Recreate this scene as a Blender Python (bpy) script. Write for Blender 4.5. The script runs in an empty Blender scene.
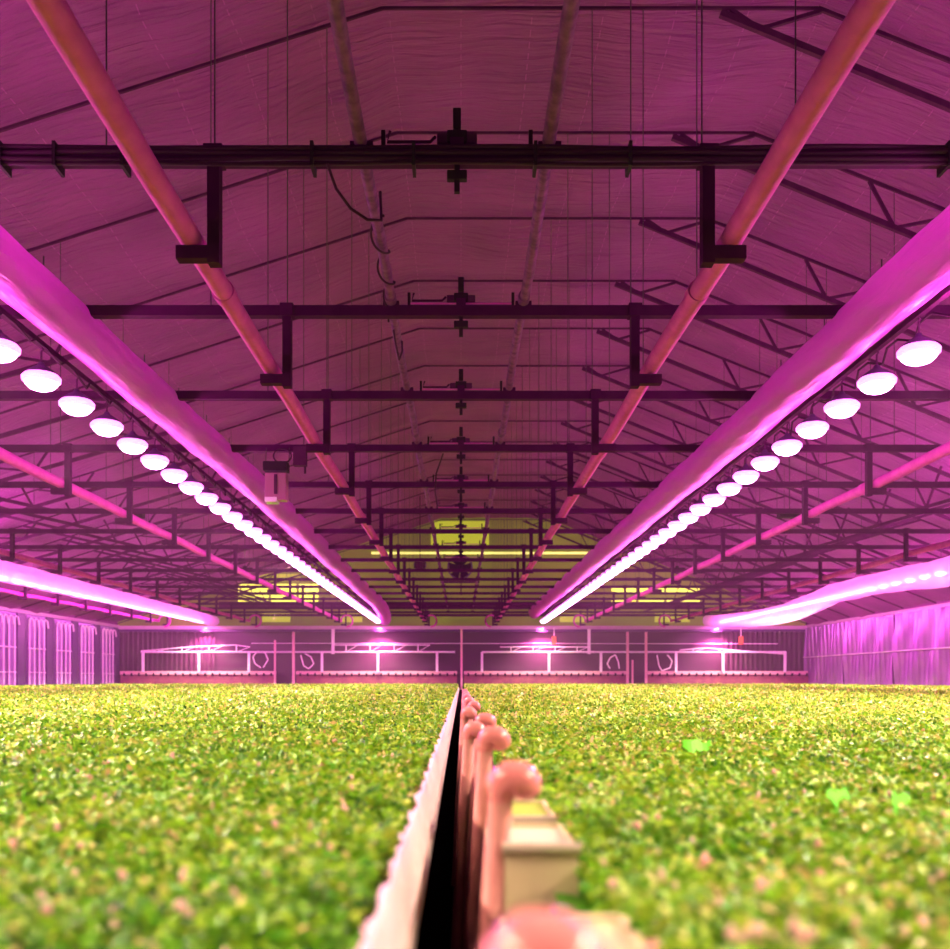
import bpy, math, random
import numpy as np
from mathutils import Vector, Matrix

random.seed(7)
rng = np.random.default_rng(11)
scene = bpy.context.scene
COL = scene.collection
PI = math.pi
F = 950.0                 # focal length in pixels
S = 2.97                  # truss spacing
D = 55.0                  # end wall distance
ZT = 3.9                  # tie beam height (camera height is z = 0)
ZF = -1.25                # floor
NT = 18
TY = [(n + 2.39) * S for n in range(NT)]
ORD = ('first second third fourth fifth sixth seventh eighth ninth tenth eleventh twelfth thirteenth fourteenth fifteenth sixteenth '
       'seventeenth eighteenth nineteenth twentieth').split()
TENS = {2: 'twenty', 3: 'thirty', 4: 'forty', 5: 'fifty'}
def ordinal(i):           # 0-based
    k = i + 1
    if k <= 20: return ORD[i]
    t, u = divmod(k, 10)
    if u == 0: return TENS[t][:-1] + 'ieth'
    return TENS[t] + '-' + ORD[u - 1]

# ------------------------------------------------------------------ materials
def mat(name, col, rough=0.6, metal=0.0, noise=None, nscale=5.0, bump=0.0, bscale=20.0, emit=None, estr=0.0, trans=0.0, spec=0.5):
    m = bpy.data.materials.new(name); m.use_nodes = True
    nt = m.node_tree; b = nt.nodes['Principled BSDF']
    b.inputs['Base Color'].default_value = (*col, 1); b.inputs['Roughness'].default_value = rough
    b.inputs['Metallic'].default_value = metal
    b.inputs['Specular IOR Level'].default_value = spec
    tc = nt.nodes.new('ShaderNodeTexCoord')
    if noise is not None:
        n = nt.nodes.new('ShaderNodeTexNoise'); n.inputs['Scale'].default_value = nscale; n.inputs['Detail'].default_value = 5
        nt.links.new(tc.outputs['Object'], n.inputs['Vector'])
        r = nt.nodes.new('ShaderNodeValToRGB'); r.color_ramp.elements[0].position = 0.35; r.color_ramp.elements[1].position = 0.65
        r.color_ramp.elements[0].color = (*col, 1); r.color_ramp.elements[1].color = (*noise, 1)
        nt.links.new(n.outputs['Fac'], r.inputs['Fac']); nt.links.new(r.outputs['Color'], b.inputs['Base Color'])
    if bump:
        n = nt.nodes.new('ShaderNodeTexNoise'); n.inputs['Scale'].default_value = bscale; n.inputs['Detail'].default_value = 4
        nt.links.new(tc.outputs['Object'], n.inputs['Vector'])
        bp = nt.nodes.new('ShaderNodeBump'); bp.inputs['Strength'].default_value = bump; bp.inputs['Distance'].default_value = 0.05
        nt.links.new(n.outputs['Fac'], bp.inputs['Height']); nt.links.new(bp.outputs['Normal'], b.inputs['Normal'])
    if emit is not None:
        b.inputs['Emission Color'].default_value = (*emit, 1); b.inputs['Emission Strength'].default_value = estr
    if trans: b.inputs['Transmission Weight'].default_value = trans
    return m

M = {}
M['steel'] = mat('dark_painted_steel', (.07, .014, .06), .8, 0, (.10, .024, .08), 3, spec=.05)
M['tie'] = mat('dark_tie_steel', (.05, .008, .045), .8, 0, (.065, .011, .055), 4, spec=.04)
M['cable'] = mat('black_cable', (.045, .01, .035), .7, spec=.15)
M['wire'] = mat('thin_wire', (.04, .02, .035), .5)
M['pipe'] = mat('salmon_pipe_paint', (.74, .085, .54), .75, 0, (.64, .065, .45), 6, .25, 12, spec=.15)
M['conduit'] = mat('weathered_grey_pipe', (.22, .055, .21), .75, 0, (.12, .028, .12), 9, .3, 15, spec=.1)
M['hood'] = mat('lamp_housing_aluminium', (.10, .05, .13), .6, .1)
M['reflector'] = mat('lamp_reflector', (.9, .8, .9), .3, .2)
M['lens'] = mat('lit_lamp_lens', (1, 1, 1), .4, emit=(1.0, .6, 1.0), estr=14)
M['rim'] = mat('glowing_pink_diffuser', (.9, .5, .9), .4, emit=(1.0, .25, .95), estr=2.2)  # self-lit pink, painted bloom halo of the lamps
M['white'] = mat('white_painted_metal', (.85, .78, .82), .4)
M['black'] = mat('black_plastic', (.02, .01, .016), .8, spec=.2)
M['floor'] = mat('black_ground_cloth', (.004, .003, .004), .95, noise=(.008, .006, .007), nscale=14, spec=0.05)
M['rail'] = mat('pale_eave_rail', (.62, .42, .58), .4)
M['pinkpost'] = mat('pale_pink_post', (.75, .45, .45), .5)
M['clay'] = mat('glossy_salmon_plastic', (.96, .32, .33), .18, noise=(.92, .27, .29), nscale=7)
M['clay_pole'] = mat('salmon_pole_paint', (.94, .40, .38), .32, noise=(.84, .31, .30), nscale=9)
M['liner'] = mat('white_plastic_liner', (.95, .78, .76), .3, bump=.3, bscale=18, noise=(.95, .62, .60), nscale=11)
M['cream'] = mat('cream_painted_trough', (.80, .66, .42), .5, noise=(.72, .58, .36), nscale=8)
M['aluminium'] = mat('aluminium_rail', (.75, .62, .5), .35, .4)
M['soil'] = mat('dark_potting_soil', (.05, .035, .02), .9, noise=(.03, .025, .012), nscale=30, bump=.5)
M['lime'] = mat('lime_green_plastic_tag', (.20, .95, .03), .5)
M['orange'] = mat('orange_tag', (.9, .25, .06), .5)
M['hose'] = mat('white_hose', (.85, .75, .82), .4)
M['notch'] = mat('rusty_bench_edge', (.45, .14, .12), .6, noise=(.25, .07, .08), nscale=6)
M['redwall'] = mat('dark_red_backboard', (.30, .09, .10), .6, noise=(.20, .06, .09), nscale=2)
M['darkpost'] = mat('dark_blue_wall_post', (.07, .04, .12), .4)
M['buds'] = mat('pink_flower_buds', (.90, .40, .36), .6, noise=(.92, .58, .50), nscale=8)

def leaf_material():
    m = bpy.data.materials.new('yellow_green_leaves'); m.use_nodes = True
    nt = m.node_tree; b = nt.nodes['Principled BSDF']; b.inputs['Roughness'].default_value = .45
    a = nt.nodes.new('ShaderNodeAttribute'); a.attribute_name = 'leaf_tint'
    r = nt.nodes.new('ShaderNodeValToRGB'); e = r.color_ramp.elements
    e[0].position = 0; e[0].color = (.025, .11, .005, 1); e[1].position = 1; e[1].color = (.78, .62, .22, 1)
    for p, c in ((.30, (.10, .37, .009)), (.60, (.27, .54, .014)), (.86, (.52, .72, .05))):
        x = e.new(p); x.color = (*c, 1)
    nt.links.new(a.outputs['Fac'], r.inputs['Fac']); nt.links.new(r.outputs['Color'], b.inputs['Base Color'])
    t = nt.nodes.new('ShaderNodeBsdfTranslucent'); nt.links.new(r.outputs['Color'], t.inputs['Color'])
    mx = nt.nodes.new('ShaderNodeMixShader'); mx.inputs[0].default_value = .25
    nt.links.new(b.outputs[0], mx.inputs[1]); nt.links.new(t.outputs[0], mx.inputs[2])
    nt.links.new(mx.outputs[0], nt.nodes['Material Output'].inputs['Surface'])
    return m
M['leaf'] = leaf_material()

def fabric_material():
    m = mat('woven_screen_fabric', (.66, .22, .38), .8)
    nt = m.node_tree; b = nt.nodes['Principled BSDF']; L = nt.links
    tc = nt.nodes.new('ShaderNodeTexCoord')
    # colour: blotches, faint strips of the weave running along the house
    n = nt.nodes.new('ShaderNodeTexNoise'); n.inputs['Scale'].default_value = .5; n.inputs['Detail'].default_value = 6
    L.new(tc.outputs['Object'], n.inputs['Vector'])
    r = nt.nodes.new('ShaderNodeValToRGB'); r.color_ramp.elements[0].position = .3; r.color_ramp.elements[1].position = .7
    r.color_ramp.elements[0].color = (.22, .034, .20, 1); r.color_ramp.elements[1].color = (.32, .048, .28, 1)
    L.new(n.outputs['Fac'], r.inputs['Fac'])
    sx = nt.nodes.new('ShaderNodeSeparateXYZ'); L.new(tc.outputs['Object'], sx.inputs[0])
    fr = nt.nodes.new('ShaderNodeMath'); fr.operation = 'PINGPONG'; fr.inputs[1].default_value = .5
    L.new(sx.outputs['X'], fr.inputs[0])
    lt = nt.nodes.new('ShaderNodeMath'); lt.operation = 'LESS_THAN'; lt.inputs[1].default_value = .008
    L.new(fr.outputs[0], lt.inputs[0])
    # stitched: broken along Y
    fy = nt.nodes.new('ShaderNodeMath'); fy.operation = 'PINGPONG'; fy.inputs[1].default_value = .12
    L.new(sx.outputs['Y'], fy.inputs[0])
    ly = nt.nodes.new('ShaderNodeMath'); ly.operation = 'LESS_THAN'; ly.inputs[1].default_value = .07
    L.new(fy.outputs[0], ly.inputs[0])
    mm = nt.nodes.new('ShaderNodeMath'); mm.operation = 'MULTIPLY'; L.new(lt.outputs[0], mm.inputs[0]); L.new(ly.outputs[0], mm.inputs[1])
    mx = nt.nodes.new('ShaderNodeMix'); mx.data_type = 'RGBA'
    L.new(mm.outputs[0], mx.inputs[0]); L.new(r.outputs['Color'], mx.inputs[6]); mx.inputs[7].default_value = (.38, .07, .34, 1)
    L.new(mx.outputs[2], b.inputs['Base Color'])
    # bump: fine wrinkles across the house
    mp = nt.nodes.new('ShaderNodeMapping'); mp.inputs['Scale'].default_value = (.35, 4.0, .35)
    L.new(tc.outputs['Object'], mp.inputs[0])
    w = nt.nodes.new('ShaderNodeTexNoise'); w.inputs['Scale'].default_value = 2.2; w.inputs['Detail'].default_value = 4; w.inputs['Distortion'].default_value = .6
    L.new(mp.outputs[0], w.inputs['Vector'])
    bp = nt.nodes.new('ShaderNodeBump'); bp.inputs['Strength'].default_value = .8; bp.inputs['Distance'].default_value = .22
    L.new(w.outputs['Fac'], bp.inputs['Height']); L.new(bp.outputs['Normal'], b.inputs['Normal'])
    return m
M['fabric'] = fabric_material()

def duct_material(name, col, rough=.3, tr=.3, clear=.0):
    m = mat(name, col, rough)
    nt = m.node_tree; b = nt.nodes['Principled BSDF']; L = nt.links
    tc = nt.nodes.new('ShaderNodeTexCoord')
    mp = nt.nodes.new('ShaderNodeMapping'); mp.inputs['Scale'].default_value = (5, .7, 5); L.new(tc.outputs['Object'], mp.inputs[0])
    n = nt.nodes.new('ShaderNodeTexNoise'); n.inputs['Scale'].default_value = 2; n.inputs['Detail'].default_value = 6; n.inputs['Distortion'].default_value = 1.0
    L.new(mp.outputs[0], n.inputs['Vector'])
    bp = nt.nodes.new('ShaderNodeBump'); bp.inputs['Strength'].default_value = .55; bp.inputs['Distance'].default_value = .06
    L.new(n.outputs['Fac'], bp.inputs['Height']); L.new(bp.outputs['Normal'], b.inputs['Normal'])
    t = nt.nodes.new('ShaderNodeBsdfTranslucent'); t.inputs['Color'].default_value = (*col, 1)
    mx = nt.nodes.new('ShaderNodeMixShader'); mx.inputs[0].default_value = tr
    L.new(b.outputs[0], mx.inputs[1]); L.new(t.outputs[0], mx.inputs[2])
    tp = nt.nodes.new('ShaderNodeBsdfTransparent'); m2 = nt.nodes.new('ShaderNodeMixShader'); m2.inputs[0].default_value = clear
    L.new(mx.outputs[0], m2.inputs[1]); L.new(tp.outputs[0], m2.inputs[2]); L.new(m2.outputs[0], nt.nodes['Material Output'].inputs['Surface'])
    return m
M['duct'] = duct_material('milky_polythene_duct', (.72, .15, .68), .3, .5, .16)
M['duct_thin'] = duct_material('thin_milky_polythene', (.95, .7, .95), .3, .75, .38)
M['curtain'] = mat('silvery_pleated_curtain', (.38, .20, .43), .28, .55, (.27, .14, .33), .8)
M['wallglass'] = mat('dim_violet_wall_film', (.20, .14, .30), .3, .1, (.28, .18, .36), .7)
M['endwall'] = mat('dark_end_wall_sheet', (.035, .032, .028), .5, .1, (.05, .038, .04), .5)
M['tube'] = mat('yellow_light_strip', (1, .9, .3), .5, emit=(1, .95, .22), estr=1.1)

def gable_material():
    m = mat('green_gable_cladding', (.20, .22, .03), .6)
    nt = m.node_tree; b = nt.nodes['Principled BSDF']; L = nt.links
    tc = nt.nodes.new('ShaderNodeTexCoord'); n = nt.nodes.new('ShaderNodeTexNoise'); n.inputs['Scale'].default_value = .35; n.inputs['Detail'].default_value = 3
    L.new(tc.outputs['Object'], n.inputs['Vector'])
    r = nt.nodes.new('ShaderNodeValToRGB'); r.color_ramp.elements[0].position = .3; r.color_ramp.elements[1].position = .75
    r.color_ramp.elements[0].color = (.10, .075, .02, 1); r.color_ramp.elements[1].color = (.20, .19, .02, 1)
    L.new(n.outputs['Fac'], r.inputs['Fac']); L.new(r.outputs['Color'], b.inputs['Emission Color']); b.inputs['Emission Strength'].default_value = .55  # greenish light on the cladding is put in as emission
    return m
M['gable'] = gable_material()
M['window_dim'] = mat('backlit_green_panel', (.3, .3, .05), .5, emit=(.48, .48, .02), estr=.75)  # emission paints the brighter areas of the gable
M['window_lit'] = mat('backlit_yellow_panel', (.4, .4, .05), .5, emit=(1, .92, .12), estr=1.5)

# ------------------------------------------------------------------ mesh building
class MB:
    def __init__(s): s.v = []; s.f = []; s.smooth = []
    def add(s, vs, fs, smooth=False):
        o = len(s.v); s.v += [tuple(v) for v in vs]
        for f in fs: s.f.append(tuple(i + o for i in f)); s.smooth.append(smooth)
        return s
    def box(s, x0, x1, y0, y1, z0, z1, bev=0.0):
        if bev <= 0:
            vs = [(x, y, z) for x in (x0, x1) for y in (y0, y1) for z in (z0, z1)]
            return s.add(vs, [(0, 1, 3, 2), (4, 6, 7, 5), (0, 4, 5, 1), (2, 3, 7, 6), (0, 2, 6, 4), (1, 5, 7, 3)])
        import bmesh
        bm = bmesh.new(); bmesh.ops.create_cube(bm, size=1)
        for v in bm.verts: v.co = Vector(((x0+x1)/2+v.co.x*(x1-x0), (y0+y1)/2+v.co.y*(y1-y0), (z0+z1)/2+v.co.z*(z1-z0)))
        bmesh.ops.bevel(bm, geom=list(bm.edges), offset=bev, segments=2, affect='EDGES', profile=.7)
        bm.verts.index_update(); s.add([v.co[:] for v in bm.verts], [[v.index for v in f.verts] for f in bm.faces]); bm.free()
        return s
    def bar(s, p, q, w, h=None):
        """square bar from p to q"""
        p = Vector(p); q = Vector(q); h = h or w; d = (q - p).normalized()
        up = Vector((0, 0, 1)) if abs(d.z) < .95 else Vector((0, 1, 0))
        a = d.cross(up).normalized(); b = a.cross(d).normalized()
        vs = [c + a*i*w/2 + b*j*h/2 for c in (p, q) for i, j in ((-1, -1), (1, -1), (1, 1), (-1, 1))]
        return s.add(vs, [(3, 2, 1, 0), (4, 5, 6, 7), (0, 1, 5, 4), (1, 2, 6, 5), (2, 3, 7, 6), (3, 0, 4, 7)])
    def tube(s, pts, r, seg=10, cap=True, closed=False):
        pts = [Vector(p) for p in pts]; n = len(pts)
        rs = r if isinstance(r, (list, tuple)) else [r]*n
        vs = []; fs = []; prev = None
        for i, p in enumerate(pts):
            if closed: d = (pts[(i+1) % n] - pts[i-1]).normalized()
            else: d = (pts[min(i+1, n-1)] - pts[max(i-1, 0)]).normalized()
            if prev is None:
                up = Vector((0, 0, 1)) if abs(d.z) < .9 else Vector((1, 0, 0)); a = d.cross(up).normalized()
            else: a = (prev - d*prev.dot(d)).normalized()
            prev = a; b = d.cross(a)
            for k in range(seg):
                t = 2*PI*k/seg; vs.append(p + (a*math.cos(t) + b*math.sin(t))*rs[i])
        m = n if closed else n-1
        for i in range(m):
            j = (i+1) % n
            for k in range(seg): fs.append((i*seg+k, i*seg+(k+1) % seg, j*seg+(k+1) % seg, j*seg+k))
        s.add(vs, fs, True)
        if cap and not closed:
            s.add(vs[:seg], [tuple(range(seg))]); s.add(vs[-seg:], [tuple(reversed(range(seg)))])
        return s
    def lathe(s, prof, seg=20, c=(0, 0, 0)):
        vs = []; fs = []
        for r, z in prof:
            for k in range(seg):
                t = 2*PI*k/seg; vs.append((c[0]+r*math.cos(t), c[1]+r*math.sin(t), c[2]+z))
        for i in range(len(prof)-1):
            for k in range(seg): fs.append((i*seg+k, i*seg+(k+1) % seg, (i+1)*seg+(k+1) % seg, (i+1)*seg+k))
        return s.add(vs, fs, True)
    def build(s, name, m, parent=None, loc=None):
        me = bpy.data.meshes.new(name); me.from_pydata(s.v, [], s.f); me.materials.append(m)
        me.polygons.foreach_set('use_smooth', s.smooth); me.update()
        o = bpy.data.objects.new(name, me); COL.objects.link(o)
        if parent is not None: o.parent = parent
        if loc is not None: o.location = loc
        return o

def tag(o, label, cat, group=None, kind=None):
    o['label'] = label; o['category'] = cat
    if group: o['group'] = group
    if kind: o['kind'] = kind
    return o
def struct(o, label=None, cat=None):
    o['kind'] = 'structure'
    if label: o['label'] = label
    if cat: o['category'] = cat
    return o
def empty(name, loc=(0, 0, 0), rz=0):
    o = bpy.data.objects.new(name, None); COL.objects.link(o); o.location = loc; o.rotation_euler = (0, 0, rz); o.empty_display_size = .1
    return o
KIDS = {}
def copy_tree(o, parent=None):
    c = o.copy(); COL.objects.link(c)
    if parent is not None: c.parent = parent
    for ch in list(o.children): copy_tree(ch, c)
    return c

# ------------------------------------------------------------------ camera
cam = bpy.data.cameras.new('camera'); co = bpy.data.objects.new('camera', cam); COL.objects.link(co)
co.location = (0, 0, 0); co.rotation_euler = (PI/2, 0, 0)
cam.sensor_width = 36; cam.lens = 36*F/950; cam.shift_x = 14/950; cam.shift_y = 205.5/950
cam.clip_start = .05; cam.clip_end = 300
cam.dof.use_dof = True; cam.dof.focus_distance = 9.0; cam.dof.aperture_fstop = 2.2
scene.camera = co

# ------------------------------------------------------------------ roof shape
def roof_z(x):
    if x < -1.08: return 9.2 - .32*(-1.08 - x)
    if x < 4.9: return 9.2
    return 9.2 - .40*(x - 4.9)

def fabric_ceiling():
    xs = np.concatenate([np.linspace(-20, -1.08, 70), np.linspace(-1.08, 4.9, 26)[1:], np.linspace(4.9, 20, 60)[1:]])
    ys = np.arange(1.0, D - .05, .2475)
    v = []; f = []
    for y in ys:
        t = ((y/S - .39) % 1.0)
        sag = 4*t*(1-t)
        for x in xs:
            amp = .22 + .07*math.sin(x*1.7 + math.floor(y/S)*2.1)
            z = roof_z(x) + .05 - amp*sag*(.6 + .4*math.sin(x*.9 + y*.3)) + .02*math.sin(x*5 + y*1.3)
            v.append((x, y, z + .10))
    nx = len(xs)
    for j in range(len(ys)-1):
        for i in range(nx-1):
            a = j*nx+i; f.append((a, a+nx, a+nx+1, a+1))
    mb = MB(); mb.add(v, f, True)
    o = mb.build('ceiling', M['fabric'])
    struct(o, 'wrinkled woven screen fabric stretched over the roof frames', 'ceiling')
fabric_ceiling()

# ------------------------------------------------------------------ floor, walls
MB().box(-20.2, 20.2, -1.5, D+.3, ZF-.1, ZF).build('floor', M['floor']); bpy.data.objects['floor']['kind'] = 'structure'
# end wall (up to the eave) and gable
struct(MB().box(-20.2, 20.2, D, D+.15, ZF, 3.0).build('wall_back', M['endwall']), 'dark sheet end wall behind the far benches', 'wall')
g = MB(); gx = [-20, -1.08, 4.9, 20]
prof = [(-20, 3.0), (20, 3.0), (20, roof_z(20)+.3), (4.9, 9.5), (-1.08, 9.5), (-20, roof_z(-20)+.3)]
g.add([(x, D+.1, z) for x, z in prof] + [(x, D+.25, z) for x, z in prof],
      [tuple(range(6)), tuple(reversed(range(6, 12)))] + [(i, i+6, (i+1) % 6+6, (i+1) % 6) for i in range(6)])
struct(g.build('wall_gable', M['gable']), 'dim olive green gable above the end wall', 'wall')
# pleats of the sheet in both corners of the end wall
for nm, xa, xb in (('wall_cladding_left', -19.7, -14.2), ('wall_cladding_right', 15.0, 19.8)):
    mb = MB(); n = int((xb-xa)/.07); vs = []; fs = []
    for i in range(n+1):
        x = xa+(xb-xa)*i/n; y = D-.02-.07*(i % 4 in (1, 2)); vs += [(x, y, -.4), (x, y, 2.95)]
    fs = [(2*i, 2*i+2, 2*i+3, 2*i+1) for i in range(n)]
    mb.add(vs, fs); struct(mb.build(nm, M['endwall']), 'ribbed sheet in the ' + nm.split('_')[-1] + ' corner of the end wall', 'wall')
# bright patches of the gable, their light put in as glowing panels
def zpix(y, d=D): return (680-y)/F*d
def xpix(x, d=D): return (x-461)/F*d
wn = 0
def glow_panel(x0, x1, y0, y1, m):
    global wn; wn += 1
    o = MB().box(xpix(x0), xpix(x1), D+.03, D+.1, zpix(y1), zpix(y0)).build('window_%d' % wn, m)
    struct(o); return o
glow_panel(431, 489, 521, 546, M['window_dim'])
for a, b in ((238, 268), (271, 296), (299, 318)): glow_panel(a, b, 584, 592, M['window_lit']); glow_panel(a, b, 595, 603, M['window_lit'])
for a, b in ((246, 268), (271, 300)): glow_panel(a, b, 574, 581, M['window_dim'])
for a, b in ((612, 636), (639, 664), (667, 700)): glow_panel(a, b, 587, 594, M['window_lit']); glow_panel(a, b, 598, 605, M['window_lit'])
for a, b in ((262, 290), (340, 362), (560, 590), (655, 690)): glow_panel(a, b, 613, 622, M['window_dim'])
# light strip across the gable
tag(MB().box(xpix(372), xpix(592), D-.25, D-.15, zpix(554.5), zpix(552.5)).build('light_strip', M['tube']),
    'long thin yellow light strip running across the gable', 'lamp')
# top rail across end wall
struct(MB().box(-19.9, 20.0, D-.35, D-.1, 2.92, 3.12, .02).build('trim_1', M['rail']), 'pale rail along the top of the end wall', 'rail')
struct(MB().box(-19.9, 20.0, D-.33, D-.1, 2.78, 2.92).build('trim_2', M['darkpost']), 'dark strip under the top rail of the end wall', 'trim')
# horizontal purlin lines on the gable
k = 2
for zz, w in ((4.35, .35), (3.75, .14)):
    k += 1
    struct(MB().box(-17 if zz < 4 else -14, 17 if zz < 4 else 14, D-.12, D+.02, zz-w/2, zz+w/2).build('trim_%d' % k, M['steel']))

# side walls
def side_wall(side):
    sx = -1 if side == 'left' else 1; X = -19.85 if sx < 0 else 20.0
    o = MB().box(min(X, X+sx*.15), max(X, X+sx*.15), 8, D, ZF, 3.15).build('wall_' + side, M['wallglass'])
    struct(o, 'violet %s side wall' % side, 'wall')
    top = MB().box(X-.09, X+.09, 8, D-.1, 3.02, 3.17, .02).build('trim_%d' % (5 if sx < 0 else 6), M['rail'])
    struct(top, 'pale eave rail on top of the %s wall' % side, 'rail')
    # sloping soffit panel from eave rail to fabric
    o = MB()
    zf = roof_z(X) + .4
    o.add([(X+sx*.02, 8, 3.15), (X+sx*.02, D, 3.15), (X+sx*.02, D, zf), (X+sx*.02, 8, zf),
           (X+sx*.12, 8, 3.15), (X+sx*.12, D, 3.15), (X+sx*.12, D, zf), (X+sx*.12, 8, zf)],
          [(0, 1, 2, 3), (7, 6, 5, 4), (0, 4, 5, 1), (3, 2, 6, 7), (0, 3, 7, 4), (1, 5, 6, 2)])
    struct(o.build('wall_upper_' + side, M['fabric']), 'fabric strip above the %s eave rail' % side, 'wall')
    return X
XL = side_wall('left'); XR = side_wall('right')
# right: pleated curtain
def pleats(name, X, sx, y0, y1, pitch, amp, m, z0=-.42, z1=3.0):
    mb = MB(); n = int((y1-y0)/pitch)*4; vs = []; fs = []
    rows = 7
    for i in range(n+1):
        y = y0+(y1-y0)*i/n
        for j in range(rows):
            t = j/(rows-1); ph = i*PI/2 + .10*math.sin(j*1.3 + i*.21)
            vs.append((X - sx*(amp*(.55+.45*math.cos(ph)) + .05*math.sin(i*.37 + j)), y, z0+(z1-z0)*t))
    for i in range(n):
        for j in range(rows-1): a = i*rows+j; fs.append((a, a+rows, a+rows+1, a+1))
    mb.add(vs, fs, True); return mb.build(name, m)
for i in range(6):
    yb = D - .35 - i*S*1.9; ya = yb - S*1.9 + .08
    if ya < 9: break
    o = pleats('side_curtain', XR, 1, ya, yb, .46, .24, M['curtain'])
    tag(o, 'silvery pleated curtain on the right wall, %s panel from the far corner' % ORD[i], 'curtain', 'pleated curtains of the right wall')
    if i == 0: pass
struct(MB().tube([(XR-.30, 24, 1.32), (XR-.30, D-.4, 1.30)], .03, 8).build('trim_7', M['white']), 'thin pale rail across the right curtain', 'rail')
# left: dark posts, panel bays with white pipes bent over at the top
proto_bay = None
for i in range(6):
    yb = D - .9 - i*S; ya = yb - S + .95
    if ya < 30: break
    if proto_bay is None:
        root = empty('pipe_rack', (XL, yb, 0)); w = yb-ya
        for q in range(4):
            y = -.25 - q*(w-.4)/3.2
            p = MB().tube([(.12, y, -.4), (.12, y, 2.55), (.13, y, 2.75), (.16, y+.08, 2.84), (.2, y+.18, 2.78), (.22, y+.24, 2.45)], .045, 8)
            p.build('white_pipe', M['white'], root)
        MB().tube([(.14, -.1, 1.45), (.14, -w+.1, 1.45)], .03, 8).build('cross_rail', M['white'], root)
        MB().tube([(.14, -.1, .35), (.14, -w+.1, .35)], .02, 8).build('cross_rail', M['white'], root)
        vs = []; fs = []
        n = 24
        for a in range(n+1): vs += [(.04+.05*math.cos(a*PI/2), -w*a/n, -.4), (.04+.05*math.cos(a*PI/2), -w*a/n, 2.98)]
        for a in range(n): fs.append((2*a, 2*a+1, 2*a+3, 2*a+2))
        MB().add(vs, fs).build('film_panel', M['wallglass'], root)
        proto_bay = root; r = root
    else:
        r = copy_tree(proto_bay); r.location = (XL, yb, 0)
    tag(r, 'rack of four upright white pipes on left wall, %s from far corner' % ORD[i], 'pipe rack', 'white pipe racks of the left wall')
    p = MB().box(XL+.01, XL+.14, yb+.03, yb+.78, -.4, 3.0, .01).build('wall_post', M['darkpost'])
    tag(p, 'wide dark blue post of the left wall, %s from far corner' % ORD[i], 'post', 'dark posts of the left wall')

# ------------------------------------------------------------------ roof trusses
def rpt(x, dz=0.0): return Vector((x, 0, roof_z(x)+dz))
def make_truss():
    root = empty('roof_truss', (0, TY[0], 0))
    mb = MB().box(-19.8, 19.9, -.05, .05, ZT-.055, ZT+.055); mb.build('tie_beam', M['tie'], root)
    MB().bar(rpt(-19.8, .02), rpt(-1.08, .02), .035, .04).build('rafter', M['steel'], root)
    MB().bar(rpt(-1.08, .02), rpt(4.9, .02), .035, .035).build('collar', M['steel'], root)
    MB().bar(rpt(4.9, .02), rpt(19.9, .02), .04, .05).build('rafter', M['steel'], root)
    # right lower chord and its webs
    zc = lambda x: 9.15 - .41*(x-3.56)
    MB().bar((3.56, 0, 9.15), (16.2, 0, zc(16.2)), .07, .09).build('lower_chord', M['steel'], root)
    for xn in (4.1, 7.3, 10.5, 13.7):
        MB().bar((xn, 0, zc(xn)), rpt(max(xn-.42, 3.7)), .05, .05).build('web', M['steel'], root)
        MB().bar((xn, 0, zc(xn)), rpt(xn+(.85 if xn < 5 else 1.05)), .05, .05).build('web', M['steel'], root)
    # left lower chord (hangs below the fabric only beyond the first lamp row)
    zl = lambda x: roof_z(x) - .62 + .03*(-6.9-x)
    MB().bar((-6.9, 0, zl(-6.9)), (-16.6, 0, zl(-16.6)), .07, .09).build('lower_chord', M['steel'], root)
    for xn in (-8.2, -11.2, -14.2):
        MB().bar((xn, 0, zl(xn)), rpt(xn+.42), .05, .05).build('web', M['steel'], root)
        MB().bar((xn, 0, zl(xn)), rpt(xn-1.2), .05, .05).build('web', M['steel'], root)
    # outward struts
    MB().bar((10.4, 0, ZT), (14.9, 0, roof_z(14.9)), .07, .08).build('strut', M['steel'], root)
    MB().bar((-9.4, 0, ZT), (-14.2, 0, roof_z(-14.2)), .07, .08).build('strut', M['steel'], root)
    MB().bar((12.2, 0, 4.5), (12.6, 0, 5.6), .05).build('web', M['steel'], root)
    MB().bar((-11.2, 0, 4.5), (-11.6, 0, 5.2), .05).build('web', M['steel'], root)
    # hanger wires
    for x in (-2.65, 1.8, -1.84, 2.5, 7.3, 10.5, -6.75, -8.2, -11.2, 6.9):
        r = .0065
        w = MB().tube([(x, 0, ZT+.05), (x, 0, roof_z(x))], r, 5)
        w.build('hanger_wire', M['wire'], root)
    return root
truss = make_truss()
trusses = []
for n in range(NT):
    r = truss if n == 0 else copy_tree(truss)
    r.location = (0, TY[n], 0)
    lab = ('nearest roof truss, its tie beam crossing the top of the view' if n == 0 else
           '%s roof truss from the front, dark steel with tie beam and webs' % ORD[n])
    tag(r, lab, 'truss', 'roof trusses'); trusses.append(r)
# cable bundle strapped along the nearest tie beam
cb = empty('cable_bundle', (0, TY[0]-.08, 0))
for dz, rr in ((.035, .016), (0, .02), (-.05, .02), (-.085, .014)):
    MB().tube([(x, .008*math.sin(x*3+dz*90), ZT+dz+.006*math.sin(x*2+dz*50)) for x in np.arange(-7, 7.01, .35)], rr, 6).build('cable', M['cable'], cb)
for x in (-3.0, -2.5, -1.1, -.35, .55, 1.25, 2.4, 3.6, -3.4): MB().box(x-.012, x+.012, -.03, .15, ZT-.11, ZT+.07).build('strap', M['black'], cb)
tag(cb, 'bundle of black cables strapped along the nearest tie beam', 'cables')

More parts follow.
